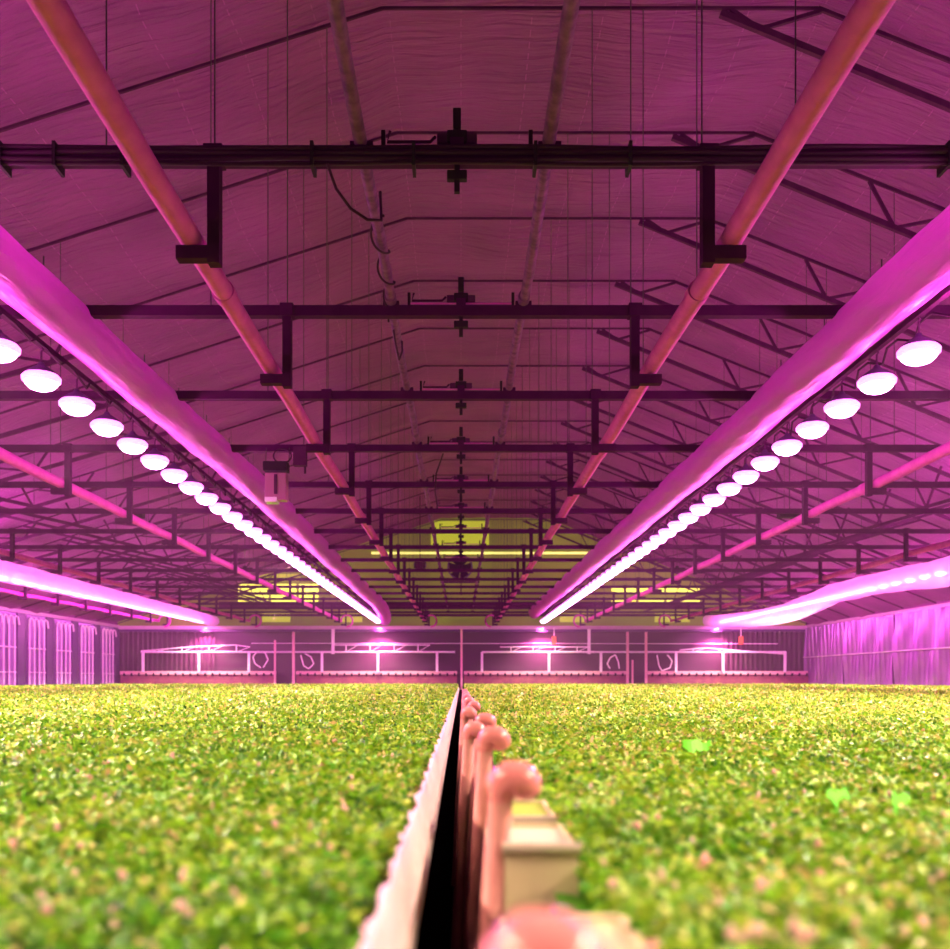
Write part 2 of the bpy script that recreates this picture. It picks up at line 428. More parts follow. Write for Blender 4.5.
# ------------------------------------------------------------------ pipe brackets + heating pipes
ZP = 3.15
def make_bracket():
    root = empty('pipe_bracket')
    MB().box(-.045, .045, -.05, .05, ZP-.05, ZT-.05).build('hanger', M['tie'], root)
    MB().box(-.28, .045, -.05, .05, ZP-.02, ZP+.08, .008).build('foot', M['tie'], root)
    MB().box(-.07, .07, -.07, .07, ZT-.06, ZT+.075, .008).build('clamp', M['tie'], root)
    return root
brk = make_bracket(); first = True
PIPES = [('left', -2.03, 0), ('right', 2.03, 0), ('left', -6.75, 1), ('right', 7.0, 1), ('left', -11.9, 2), ('right', 11.8, 2), ('left', -17.0, 3)]
PN = ['inner', 'second', 'third', 'outer']
for side, X, k in PIPES:
    for n in range(NT):
        if k and abs(X)*F/TY[n] > 520: continue
        r = brk if first else copy_tree(brk); first = False
        s = -1 if X > 0 else 1          # vertical hanger stands towards the centre
        r.location = (X + s*(.19 if k == 0 else .13), TY[n], 0)
        if X > 0: r.rotation_euler = (0, 0, PI)
        tag(r, '%s dark L-shaped bracket under %s %s heating pipe' % (ordinal(n), PN[k], side), 'bracket', 'brackets under the %s %s heating pipe' % (PN[k], side))
for side, X, k in PIPES:
    r0 = .085 if k < 2 else .075
    y0 = 2.5 if k == 0 else max(3.0, abs(X)*F/560)
    root = empty('heating_pipe', (X, y0, ZP+.17))
    L = D-1.6-y0
    MB().tube([(.006*math.sin(i*1.9), L*i/40, .012*math.sin(i*1.3)) for i in range(41)], r0, 20).build('pipe_run', M['pipe'], root)
    for i in range(1, 9): MB().tube([(0, L*i/9-.07, 0), (0, L*i/9+.07, 0)], r0+.012, 20).build('coupling', M['pipe'], root)
    # U bend at the far end
    s = 1 if X < 0 else -1
    ring = [(s*(.33+.33*math.cos(t)*-1), L+.05*math.sin(t), .33*math.sin(t)) for t in np.linspace(0, PI*1.5, 16)]
    MB().tube(ring, .05, 10).build('end_bend', M['pipe'], root)
    tag(root, 'salmon pink %s heating pipe running down the %s side' % (PN[k], side), 'pipe')

# ------------------------------------------------------------------ grey conduits resting on the ties
for side, X in (('left', -.74), ('right', .66)):
    root = empty('conduit_pipe', (X, 2.5, ZT+.105))
    MB().tube([(.01*math.sin(i), (D-4)*i/60, .006*math.sin(i*2)) for i in range(61)], .05, 14).build('pipe_run', M['conduit'], root)
    for n in range(NT-1):
        MB().box(-.085, .085, TY[n]-2.5-.04, TY[n]-2.5+.04, -.06, .0).build('saddle', M['tie'], root)
    for i in range(9): MB().tube([(0, 2+i*5.4, 0), (0, 2.14+i*5.4, 0)], .062, 14).build('coupling', M['conduit'], root)
    if side == 'left':
        pts = [(.07*math.cos(a), 5.7+a*.11, .07*math.sin(a)) for a in np.linspace(0, 22, 90)]
        MB().tube(pts, .011, 6).build('wrapped_cable', M['cable'], root)
        pts = [(-.02, 8.2, -.06), (.0, 8.3, -.2), (.03, 8.4, -.33), (.06, 8.5, -.2), (.05, 8.6, -.05)]
        MB().tube(pts, .012, 6).build('cable_loop', M['cable'], root)
    tag(root, 'grey weathered conduit pipe on top of the ties, %s of the centre line' % side, 'pipe')
tag(MB().tube([(-.98, 6.95, 3.78), (-.92, 7.0, 3.62), (-.82, 7.05, 3.5), (-.7, 7.1, 3.44), (-.6, 7.15, 3.46), (-.62, 7.3, 3.75)], .011, 6).build('loose_cable', M['cable']),
    'black cable drooping below nearest tie beam beside left conduit', 'cable')
tag(MB().tube([(-.30, TY[3], 3.82), (-.42, TY[3]+.1, 3.5), (-.44, TY[3]+.1, 3.2), (-.40, TY[3]+.1, 2.95)], .014, 6).build('loose_cable', M['cable']),
    'black cable hanging down from fourth tie beam near the centre', 'cable')

# ------------------------------------------------------------------ centre line fixtures
def make_fixture():
    root = empty('misting_unit')
    MB().box(-.15, .15, -.03, .05, ZT+.10, ZT+.17, .01).build('valve_box', M['steel'], root)
    MB().box(-.05, .05, -.05, .05, ZT+.055, ZT+.13).build('stem', M['tie'], root)
    MB().box(-.075, .075, -.03, .03, ZT-.17, ZT-.10, .012).build('lower_knob', M['black'], root)
    MB().box(-.03, .03, -.03, .03, ZT+.21, ZT+.36, .008).build('upper_stub', M['black'], root)
    MB().box(-.075, .075, -.04, .04, ZT+.10, ZT+.19, .012).build('collar', M['black'], root)
    MB().box(-.02, .02, -.02, .02, ZT-.26, ZT-.05).build('spindle', M['black'], root)
    MB().tube([(-.5, 0, ZT+.20), (-.52, 0, ZT+.12), (-.2, 0, ZT+.12), (-.16, 0, ZT+.16)], .012, 6).build('feed_tube', M['tie'], root)
    MB().tube([(-.55, 0, ZT+.09), (.55, 0, ZT+.09)], .009, 6).build('spray_rod', M['pipe'], root)
    for s in (-1, 1): MB().box(s*.55-.015, s*.55+.015, -.02, .02, ZT+.06, ZT+.2).build('nozzle', M['black'], root)
    return root
fx = make_fixture()
for n in range(9):
    r = fx if n == 0 else copy_tree(fx); r.location = (0 if n else -.03, TY[n], 0)
    if n == 0: pass
    tag(r, 'small dark misting unit on the centre of the %s tie beam' % ORD[n], 'misting unit', 'misting units on the tie beams')

# ------------------------------------------------------------------ lamps
def make_lamp():
    root = empty('grow_lamp')
    MB().lathe([(.0, .20), (.03, .198), (.05, .16), (.10, .13), (.17, .08), (.20, .04), (.198, .02)], 24).build('hood', M['hood'], root)
    MB().lathe([(.200, .045), (.232, .01), (.228, -.035), (.19, -.055)], 24).build('diffuser_rim', M['rim'], root)  # ring added around the lens as a painted halo
    MB().lathe([(0.0, -.15), (.08, -.142), (.14, -.12), (.185, -.08), (.203, -.03), (.19, .01)], 24).build('lens', M['lens'], root)
    MB().tube([(0, 0, .19), (0, 0, .33), (.02, 0, .36), (.0, 0, .39)], .012, 6).build('hook', M['steel'], root)
    return root
ZL = 3.34; LS = .975; Y0L = 9.55
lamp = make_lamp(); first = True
ROWS = [('inner left', -4.65, Y0L), ('inner right', 4.65, Y0L+.10), ('outer left', -14.7, 29.5), ('outer right', 14.7, 27.2)]
pl = bpy.data.lights.new('lamp_glow', 'POINT'); pl.color = (1.0, .10, .72); pl.energy = 145; pl.shadow_soft_size = .08
sp = bpy.data.lights.new('lamp_beam', 'SPOT'); sp.color = (1.0, .78, .55); sp.energy = 235; sp.spot_size = math.radians(128); sp.spot_blend = .5; sp.shadow_soft_size = .14
def batwing(L):        # beam shape added to even out the crop: more sideways than straight down
    L.use_nodes = True; nt = L.node_tree; e = nt.nodes['Emission']
    g = nt.nodes.new('ShaderNodeNewGeometry'); x = nt.nodes.new('ShaderNodeSeparateXYZ'); nt.links.new(g.outputs['Incoming'], x.inputs[0])
    a = nt.nodes.new('ShaderNodeMath'); a.operation = 'ABSOLUTE'; nt.links.new(x.outputs['Z'], a.inputs[0])
    m_ = nt.nodes.new('ShaderNodeMath'); m_.operation = 'MAXIMUM'; m_.inputs[1].default_value = .42; nt.links.new(a.outputs[0], m_.inputs[0])
    p = nt.nodes.new('ShaderNodeMath'); p.operation = 'POWER'; p.inputs[1].default_value = -2.5; nt.links.new(m_.outputs[0], p.inputs[0])
    nt.links.new(p.outputs[0], e.inputs['Strength'])
batwing(sp)
def upglow(L):         # added magenta fill for ceiling and ducts: up and down, little sideways
    L.use_nodes = True; nt = L.node_tree; e = nt.nodes['Emission']
    g = nt.nodes.new('ShaderNodeNewGeometry'); x = nt.nodes.new('ShaderNodeSeparateXYZ'); nt.links.new(g.outputs['Incoming'], x.inputs[0])
    a = nt.nodes.new('ShaderNodeMath'); a.operation = 'ABSOLUTE'; nt.links.new(x.outputs['Z'], a.inputs[0])
    m_ = nt.nodes.new('ShaderNodeMath'); m_.operation = 'MULTIPLY_ADD'; m_.inputs[1].default_value = 1.15; m_.inputs[2].default_value = .22
    nt.links.new(a.outputs[0], m_.inputs[0]); nt.links.new(m_.outputs[0], e.inputs['Strength'])
upglow(pl)
spe = bpy.data.lights.new('lamp_beam_end', 'SPOT'); spe.color = (1.0, .12, .55); spe.energy = 6000; spe.spot_size = math.radians(104); spe.spot_blend = .15; spe.shadow_soft_size = .10
pl2 = bpy.data.lights.new('lamp_glow_wide', 'POINT'); pl2.color = (1.0, .13, .75); pl2.energy = 190; pl2.shadow_soft_size = .1
spe.use_nodes = True; _n = spe.node_tree; _g = _n.nodes.new('ShaderNodeNewGeometry'); _x = _n.nodes.new('ShaderNodeSeparateXYZ'); _n.links.new(_g.outputs['Incoming'], _x.inputs[0])
_a = _n.nodes.new('ShaderNodeMath'); _a.operation = 'ABSOLUTE'; _n.links.new(_x.outputs['Z'], _a.inputs[0])
_p = _n.nodes.new('ShaderNodeMath'); _p.operation = 'POWER'; _p.inputs[1].default_value = 4; _n.links.new(_a.outputs[0], _p.inputs[0]); _n.links.new(_p.outputs[0], _n.nodes['Emission'].inputs['Strength'])
def lights_at(X, y, both=True, last=False, glow=True):
    if glow:
        o = bpy.data.objects.new('lamp_glow', pl if abs(X) < 10 else pl2); COL.objects.link(o); o.location = (X, y, ZL-.17)
    if both:
        o = bpy.data.objects.new('lamp_beam', spe if last else sp); COL.objects.link(o); o.location = (X, y if not last else D-.62, ZL-.2)
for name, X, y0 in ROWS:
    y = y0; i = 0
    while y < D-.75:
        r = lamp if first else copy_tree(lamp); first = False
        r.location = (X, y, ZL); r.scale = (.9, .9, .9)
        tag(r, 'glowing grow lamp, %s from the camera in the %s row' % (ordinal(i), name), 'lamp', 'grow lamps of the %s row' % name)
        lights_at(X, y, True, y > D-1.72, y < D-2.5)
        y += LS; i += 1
    y = y0-LS
    while y > -4:
        lights_at(X, y, True, False, y > 5)
        y -= LS
    # mounting rail of the row
    ya = max(3, y0-3)
    rl = MB().box(X-.03, X+.03, ya, D-.6, ZL+.345, ZL+.41)
    tag(rl.build('lamp_rail', M['steel']), 'dark steel rail carrying the %s lamp row' % name, 'rail')

# dark dangling cables between duct and lamps on the inner rows
for name, X in (('left', -4.65), ('right', 4.65)):
    pts = []; y = 6.0; rr = random.Random(3)
    while y < D-1.5:
        z = ZL+.33
        pts += [(X+.06, y, z), (X+.12, y+.25, z-.10-.05*rr.random()), (X+.06, y+.5, z)]; y += .75
    tag(MB().tube(pts, .014, 5).build('lamp_cable', M['cable']), 'looping dark power cable along the inner %s lamp row' % name, 'cable')

# ------------------------------------------------------------------ polythene ducts
def duct(name, label, fn, y0, y1, wr, m='duct'):
    N = int((y1-y0)/.12); seg = 36; vs = []; fs = []
    rr = random.Random(wr)
    ph = [rr.random()*6 for _ in range(6)]
    for i in range(N+1):
        y = y0+(y1-y0)*i/N; x, z, r = fn(y)
        for k in range(seg):
            t = 2*PI*k/seg
            w = 1 + .035*math.sin(y*2.1+ph[0]+2*math.sin(t+ph[1])) + .03*math.sin(3*t+y*.7+ph[2]) + .015*math.sin(y*7+5*t+ph[3])
            if math.sin(t) > .9: w -= .05
            vs.append((x+r*w*math.cos(t), y, z+r*w*math.sin(t)))
    for i in range(N):
        for k in range(seg): fs.append((i*seg+k, (i+1)*seg+k, (i+1)*seg+(k+1) % seg, i*seg+(k+1) % seg))
    mb = MB(); mb.add(vs, fs, True)
    for base, s in ((0, 1), (N*seg, -1)):
        c = np.mean(np.array(vs[base:base+seg]), axis=0)
        mb.add(vs[base:base+seg] + [tuple(c)], [((k, (k+1) % seg, seg) if s > 0 else ((k+1) % seg, k, seg)) for k in range(seg)], True)
    root = empty('air_duct', (0, 0, 0))
    mb.build('tube', M[m], root)
    yy = math.ceil(y0)+.5
    y = yy
    while y < y1-.5:
        x, z, r = fn(y)
        MB().tube([(x, y, z+r*.95), (x, y, min(ZT+.02, z+r+.5) if z+r < ZT else z+r+.2)], .008, 5).build('hanger', M['wire'], root)
        y += S*.5 if y < 30 else S
    tag(root, label, 'duct'); return root
def interp(tab):
    ys = [t[0] for t in tab]
    def f(y): return tuple(float(np.interp(y, ys, [t[k] for t in tab])) for k in (1, 2, 3))
    return f
# smooth tables: y, x, z, r
duct('l', 'long milky polythene air duct above the inner left lamps', interp([(1, -4.15, 3.76, .245), (9, -4.15, 3.76, .245), (16, -4.12, 3.84, .26), (22, -4.1, 3.86, .28), (30, -4.2, 3.9, .29), (38, -4.2, 3.88, .30), (45, -4.1, 3.82, .33), (50, -4.15, 3.75, .36), (52.5, -4.25, 3.55, .38), (53.8, -4.3, 3.45, .36)]), 3, 53.8, 1)
duct('r', 'long milky polythene air duct above the inner right lamps', interp([(1, 4.18, 3.72, .255), (12, 4.18, 3.72, .26), (25, 4.18, 3.76, .28), (38, 4.2, 3.82, .31), (48, 4.2, 3.9, .33), (53, 4.15, 3.85, .34), (53.8, 4.15, 3.8, .33)]), 3, 53.8, 2)
duct('ol', 'outer left polythene air duct near the side wall', interp([(20, -13.9, 3.32, .34), (30, -13.9, 3.3, .33), (40, -13.9, 3.32, .31), (53.8, -14.0, 3.35, .30)]), 20, 53.8, 3, 'duct_thin')
duct('or', 'sagging outer right polythene air duct near the side wall', interp([(18, 13.85, 3.02, .42), (27.5, 13.85, 3.08, .42), (31, 13.85, 3.22, .36), (35, 13.85, 3.22, .36), (38, 13.85, 2.98, .42), (41, 13.85, 2.85, .42), (45, 13.9, 2.9, .38), (50, 13.95, 3.15, .33), (53.8, 14.0, 3.35, .32)]), 18, 53.8, 4, 'duct_thin')

# ------------------------------------------------------------------ hanging meter beside the left duct
h = empty('hanging_sensor', (0, TY[3]-.15, 0))
def P(x, y, d=TY[3]): return (x-461)/F*d, (680-y)/F*d
x0, z0 = P(266.5, 474); x1, z1 = P(290, 465)
MB().box(x0, x1, -.15, .12, z0, z1, .01).build('cap', M['black'], h)
x0, z0 = P(268, 503); x1, z1 = P(289, 476)
MB().box(x0, x1, -.12, .10, z0, z1, .015).build('body', mat('pale_pink_plastic', (.40, .13, .24), .5), h)
MB().box(x0, x0+.2, -.13, .11, z0-.03, z0+.05).build('lit_base', M['white'], h)  # plain white bottom of the box
MB().box((x0+x1)/2-.02, (x0+x1)/2+.03, -.14, -.12, z0+.1, z1-.03).build('scale_strip', M['steel'], h)
cx, cz = P(284, 458)
MB().tube([(cx+.15*math.cos(t), 0, cz+.12*math.sin(t)) for t in np.linspace(0, 2*PI, 24, endpoint=False)], .014, 6, closed=True).build('hose_ring', M['cable'], h)
for px in (267, 290): MB().tube([(P(px, 0)[0], .02, P(0, 470)[1]), (P(px, 0)[0], .1, ZT)], .008, 5).build('cord', M['wire'], h)
tag(h, 'pale box sensor with black cap hanging beside the inner left duct', 'sensor')
x0, z0 = P(295, 468); x1, z1 = P(308, 449)
c = empty('control_box', (0, TY[3]-.12, 0))
MB().box(x0, x1, -.08, .06, z0, z1, .01).build('case', M['steel'], c)
MB().tube([(x1-.03, 0, z0), (x1-.03, 0, z0-.12)], .018, 6).build('cable', M['cable'], c)
tag(c, 'small dark control box under the fourth tie beam', 'box')

# hanging sensor bars between wires
for nm, X, n, lab in (('a', -8.2, 6, 'dark bar-shaped box hanging among the left trusses'), ('b', 8.2, 6, 'dark bar-shaped box hanging among the right trusses'),
                 ('c', -8.1, 10, 'small dark box hanging farther back among left trusses'), ('d', 8.1, 10, 'small dark box hanging farther back among right trusses')):
    r = empty('hanging_box', (X, TY[n]-1.2, 0))
    MB().box(-.28, .28, -.12, .12, 4.05, 4.2, .01).build('case', M['black'], r)
    MB().lathe([(0, 0), (.06, .02), (.07, .07), (0, .1)], 10, (0, 0, 4.19)).build('cap', M['black'], r)
    MB().tube([(0, 0, 4.2), (0, 0, roof_z(X))], .012, 5).build('rod', M['wire'], r)
    tag(r, lab, 'box', 'hanging boxes')

# ------------------------------------------------------------------ circulation fans near the gable
def fan(X, Z, R, y, lab, cross=True):
    r = empty('circulation_fan', (X, y, Z))
    MB().tube([(R*math.cos(t), 0, R*math.sin(t)) for t in np.linspace(0, 2*PI, 36, endpoint=False)], .035, 8, closed=True).build('ring', M['hood'], r)
    for k in range(6):
        t = k*PI/3; d = Vector((math.cos(t), 0, math.sin(t))); p = Vector((-math.sin(t), 0, math.cos(t)))
        a, b = d*.12, d*R*.92
        wa, wb = .09, .22
        vs = [a-p*wa+Vector((0, -.03, 0)), a+p*wa+Vector((0, .03, 0)), b+p*wb+Vector((0, .05, 0)), b-p*wb+Vector((0, -.05, 0))]
        vs += [v+Vector((0, .02, 0)) for v in vs]
        MB().add(vs, [(0, 1, 2, 3), (7, 6, 5, 4), (0, 4, 5, 1), (1, 5, 6, 2), (2, 6, 7, 3), (3, 7, 4, 0)]).build('blade', M['black'], r)
    MB().tube([(0, -.14, 0), (0, .14, 0)], .14, 16).build('hub', M['black'], r)
    if not cross: MB().tube([(0, -.16, 0), (0, -.145, 0)], R*.85, 24).build('guard', M['steel'], r)
    MB().tube([(0, 0, R), (0, 0, roof_z(X)-Z)], .03, 6).build('rod', M['steel'], r)
    if cross: MB().box(-.95, .95, -.04, .04, -R-.2, -R-.1).build('cross_bar', M['steel'], r)
    tag(r, lab, 'fan')
fan((460-461)/F*46, (680-567)/F*46, .58, 46, 'large six-bladed circulation fan hanging before the gable')
fan((420-461)/F*46, (680-565)/F*46, .27, 46, 'small round dark fan left of the large fan', False)
rod = MB().tube([(0, D-3.2, zpix(600)), (0, D-3.2, 9.1)], .04, 6)
for z in np.arange(5.0, 9, .6): rod.box(-.06, .06, D-3.26, D-3.14, z, z+.16)
tag(rod.build('centre_rod', M['steel']), 'knobbly vertical rod on the centre line before the gable', 'rod')

# ------------------------------------------------------------------ irrigation booms at the end wall
def X_(px): return xpix(px, D-1.0)
def Z_(py): return zpix(py, D-1.0)
BY = D-1.0
def boom(x0, x1, posts, top, lab, kind):
    r = empty('irrigation_boom', (0, BY, 0))
    zr = Z_(652)
    MB().tube([(X_(x0), 0, zr), (X_(x1), 0, zr)], .055, 8).build('main_rail', M['white'], r)
    for p in posts: MB().box(X_(p)-.07, X_(p)+.07, -.06, .06, Z_(672), zr, .01).build('leg', M['white'], r)
    tp = [(X_(a), .0, Z_(b)) for a, b in top]
    MB().tube(tp, .035, 8).build('top_chord', M['white'], r)
    # braces between rail and top chord
    n = 4
    for i in range(n):
        a = X_(top[0][0]) + (X_(top[-1][0])-X_(top[0][0]))*(i+.5)/n
        za = float(np.interp(a, sorted(t[0] for t in tp), [t[2] for t in sorted(tp)]))
        MB().tube([(a, 0, zr), (a, 0, za)], .04, 6).build('strut', M['white'], r)
        b = X_(top[0][0]) + (X_(top[-1][0])-X_(top[0][0]))*(i+1)/n
        zb = float(np.interp(b, sorted(t[0] for t in tp), [t[2] for t in sorted(tp)]))
        MB().tube([(a, 0, zr), (b, 0, zb)], .022, 6).build('brace', M['white'], r)
    if kind:
        px = kind; MB().box(X_(px)-.08, X_(px)+.08, -.1, .1, Z_(654), Z_(629), .01).build('hanger_post', M['white'], r)
    tag(r, lab, 'irrigation boom', 'irrigation booms at the end wall')
boom(141, 322, (143, 199, 249), [(141, 651), (190, 647), (235, 645), (250, 647)], 'leftmost white irrigation boom in front of end wall', None)
boom(322, 455, (322, 378, 437), [(334, 645), (380, 645), (430, 645)], 'white irrigation boom left of the centre post', 333)
boom(482, 676, (482, 549, 601), [(500, 647), (540, 647), (588, 647)], 'white irrigation boom right of the centre post', 589)
boom(676, 786, (676, 723, 785), [(680, 650), (705, 648), (730, 650), (785, 654)], 'rightmost white irrigation boom in front of end wall', None)
tag(MB().tube([(X_(250), BY+.4, Z_(643)), (X_(780), BY+.4, Z_(643.5))], .025, 6).build('guide_wire', M['white']), 'thin pale wire stretched behind the irrigation booms', 'wire')

for i, (a, b, lab) in enumerate(((120, 276, 'leftmost notched red bench edge under the booms'), (296, 457, 'notched red bench edge left of centre post'),
                    (464, 629, 'notched red bench edge right of centre post'), (648, 809, 'rightmost notched red bench edge under the booms'))):
    r = empty('back_bench', (0, D-.6, 0))
    mb = MB().box(xpix(a, D-.7), xpix(b, D-.7), -.12, .02, Z_(674.5), Z_(671))
    x = xpix(a, D-.7)
    mb.build('edge_rail', M['pinkpost'], r)
    nb = MB(); x += .2
    while x < xpix(b, D-.7)-.15: nb.box(x, x+.10, -.16, .0, Z_(676), Z_(673)); x += .42
    nb.build('notches', M['black'], r)
    MB().box(xpix(a, D-.7), xpix(b, D-.7), -.02, .08, -.5, Z_(675)).build('backboard', M['redwall'], r)
    tag(r, lab, 'bench', 'benches along the end wall')

for px, y0, y1, w, lab in ((275, 640, 690, .05, 'slim pink post before end wall, left of hose loop'), (293.5, 632, 690, .07, 'pink post at the gap left of centre'),
                          (461.5, 629, 692, .06, 'pink post standing at the end of the central gap'), (627.5, 632, 688, .07, 'pink post right of the hose loop'),
                          (632.5, 660, 688, .05, 'short pink post close beside the taller one'), (646, 632, 688, .07, 'pink post at the gap right of centre')):
    tag(MB().box(xpix(px, D-1.4)-w, xpix(px, D-1.4)+w, D-1.46, D-1.34, -.55, zpix(y0, D-1.4), .01).build('slim_post', M['pinkpost']), lab, 'post')
for pts, lab in (([(264, 668), (258, 664), (256, 657), (260, 652), (268, 653), (271, 660), (266, 668)], 'white hose loop left of the slim pink post'),
                 ([(303, 655), (306, 666), (311, 669), (316, 664), (313, 657), (307, 654)], 'white hose loop beside the left gap post'),
                 ([(608, 669), (605, 664), (608, 658), (613, 655), (616, 662), (617, 669)], 'white hose loop left of the right gap posts'),
                 ([(654, 655), (656, 666), (659, 671), (667, 668), (669, 661), (664, 655)], 'white hose loop right of the right gap post')):
    P_ = np.array(pts, float); q = np.linspace(0, len(P_)-1, 30)
    k_ = np.array([[math.exp(-((u-v)/.55)**2) for v in range(len(P_))] for u in q]); k_ /= k_.sum(1, keepdims=True); P_ = k_ @ P_
    tag(MB().tube([(X_(a), D-1.8, Z_(b)) for a, b in P_], .04, 8).build('hose', M['hose']), lab, 'hose')
for px, lab in ((554, 'orange tag hanging below rail near the right lamps'), (741, 'orange tag hanging below the rail near far right boom')):
    r = empty('hanging_tag', (xpix(px, D-.8), D-.8, 0))
    MB().box(-.13, .13, -.03, .03, zpix(645), zpix(637), .02).build('tag_body', M['orange'], r)
    MB().tube([(0, 0, zpix(637)), (0, 0, 3.0)], .03, 6).build('cord', M['white'], r)
    tag(r, lab, 'tag')

# ------------------------------------------------------------------ benches and centre gap
def bench(side):
    r = empty('grow_bench', (-10 if side == 'left' else 10, 25, ZF))
    x0, x1 = (-9.6, 9.9) if side == 'left' else (-9.80, 9.7)
    MB().box(x0, x1, -24.7, 28.7, .72, .80).build('tray', M['soil'], r)
    for i in range(7):
        for xx in ((x0+.4, x0+6, x0+12, x1-.5)):
            MB().box(xx-.03, xx+.03, -24+i*8.6, -23.94+i*8.6, 0, .72).build('leg', M['aluminium'], r)
    if side == 'left':
        # white film folded over the edge: wavy upper hem
        vs = []; fs = []; N = 420; W = 5
        for i in range(N+1):
            y = .35 + 40*(i/N)**2
            j = random.Random(i).random()
            jag = .014*j + .007*math.sin(i*.9)
            xs_ = [(-.100-jag*.6, -.288+.012*j), (-.098, -.30), (-.092, -.34), (-.085+.003*math.sin(y*4), -.40), (-.078, -.455)]
            for (x, z) in xs_: vs.append((x+10, y-25, z-ZF))
        for i in range(N):
            for k in range(W-1): a = i*W+k; fs.append((a, a+1, a+1+W, a+W))
        o = MB().add(vs, fs, True).build('edge_liner', M['liner'], r)
        so = o.modifiers.new('thickness', 'SOLIDIFY'); so.thickness = .003
        MB().box(9.9, 9.915, -24.6, 28, .76, .80).build('side_lip', M['aluminium'], r)
    else:
        MB().box(-9.935, -9.925, -24.6, 28, .80, .84).build('side_rail', M['cream'], r)
    tag(r, 'long %s grow bench covered by foliage%s' % (side, ', white film along its inner edge' if side == 'left' else ', cream troughs at its inner edge'), 'bench')
    return r
bench('left'); bench('right')

# cream troughs seen at the near edge of the right bench
M['creamfill'] = mat('cream_felt', (.62, .55, .42), .7)
M['yellowfill'] = mat('yellow_green_felt', (.36, .46, .05), .7)
def trough(y, lab, l=.22, fill='creamfill'):
    r = empty('growing_trough', (.135, y, -.32))
    x0, x1 = -.06, .068
    MB().box(x0, x1, 0, .012, -.19, .03, .003).build('end_panel', M['cream'], r)
    MB().box(x0, x1, l-.012, l, -.10, .03, .003).build('end_panel', M['cream'], r)
    MB().box(x0, x0+.008, .012, l-.012, -.10, .03).build('side_panel', M['cream'], r)
    MB().box(x1-.008, x1, .012, l-.012, -.10, .03).build('side_panel', M['cream'], r)
    MB().box(x0+.008, x1-.008, .012, l-.012, 0, .022).build('fill', M[fill], r)
    MB().tube([(x0-.004, -.004, .03), (x1+.004, -.004, .03)], .010, 10).build('front_rim', M['aluminium'], r)
    tag(r, lab, 'trough', 'cream troughs at the right bench edge')
trough(.96, 'nearest cream trough on the right, mostly behind the big blurred knob', l=.22, fill='cream')
trough(1.64, 'second cream trough on the right, with bright rim and white filling', l=.29)
trough(1.97, 'third cream trough with yellow green filling beside the foliage', l=.33, fill='yellowfill')
trough(2.6, 'fourth cream trough, a pale sliver by the foliage')

# poles with rounded knobs
def make_pole():
    r = empty('knobbed_pole')
    MB().tube([(-.055, 0, -.98), (-.03, 0, -.5), (0, 0, -.062)], .0215, 18).build('pole', M['clay_pole'], r)
    MB().tube([(0, 0, -.066), (0, 0, -.058)], .0235, 18).build('collar', M['clay'], r)
    # rounded elbow cap leaning to the right
    pts = [(0, 0, -.058), (.003, -.001, -.046), (.007, -.002, -.034), (.016, -.004, -.026), (.028, -.006, -.027), (.040, -.008, -.034), (.051, -.010, -.044), (.060, -.011, -.052), (.063, -.011, -.055)]
    MB().tube(pts, [.0235, .027, .0305, .0335, .0345, .0325, .027, .016, .006], 24).build('knob', M['clay'], r)
    return r
pole = make_pole()
PX = [(.66, .034, -.165, 0), (1.66, .069, -.146, .1), (2.66, .068, -.134, .15), (3.7, .03, -.165, -.1), (3.9, .075, -.14, .1), (5.2, .02, -.15, -.2), (6.6, .065, -.15, .1), (8.3, .05, -.15, 0), (10.3, .04, -.15, 0), (12.6, .045, -.15, 0), (15.5, .04, -.15, 0)]
labs = ['nearest knobbed pole, its big glossy salmon knob blurred at bottom', 'second knobbed salmon pole, tall and fully in view', 'third knobbed salmon pole behind the tall one']
for i, (y, x, z, a) in enumerate(PX):
    r = pole if i == 0 else copy_tree(pole); r.location = (x, y, z); r.rotation_euler = (0, 0, a)
    if i == 0: r.scale = (1.0, 1, 1)
    tag(r, labs[i] if i < 3 else '%s knobbed salmon pole along the central gap' % ORD[i], 'pole', 'knobbed poles along the central gap')

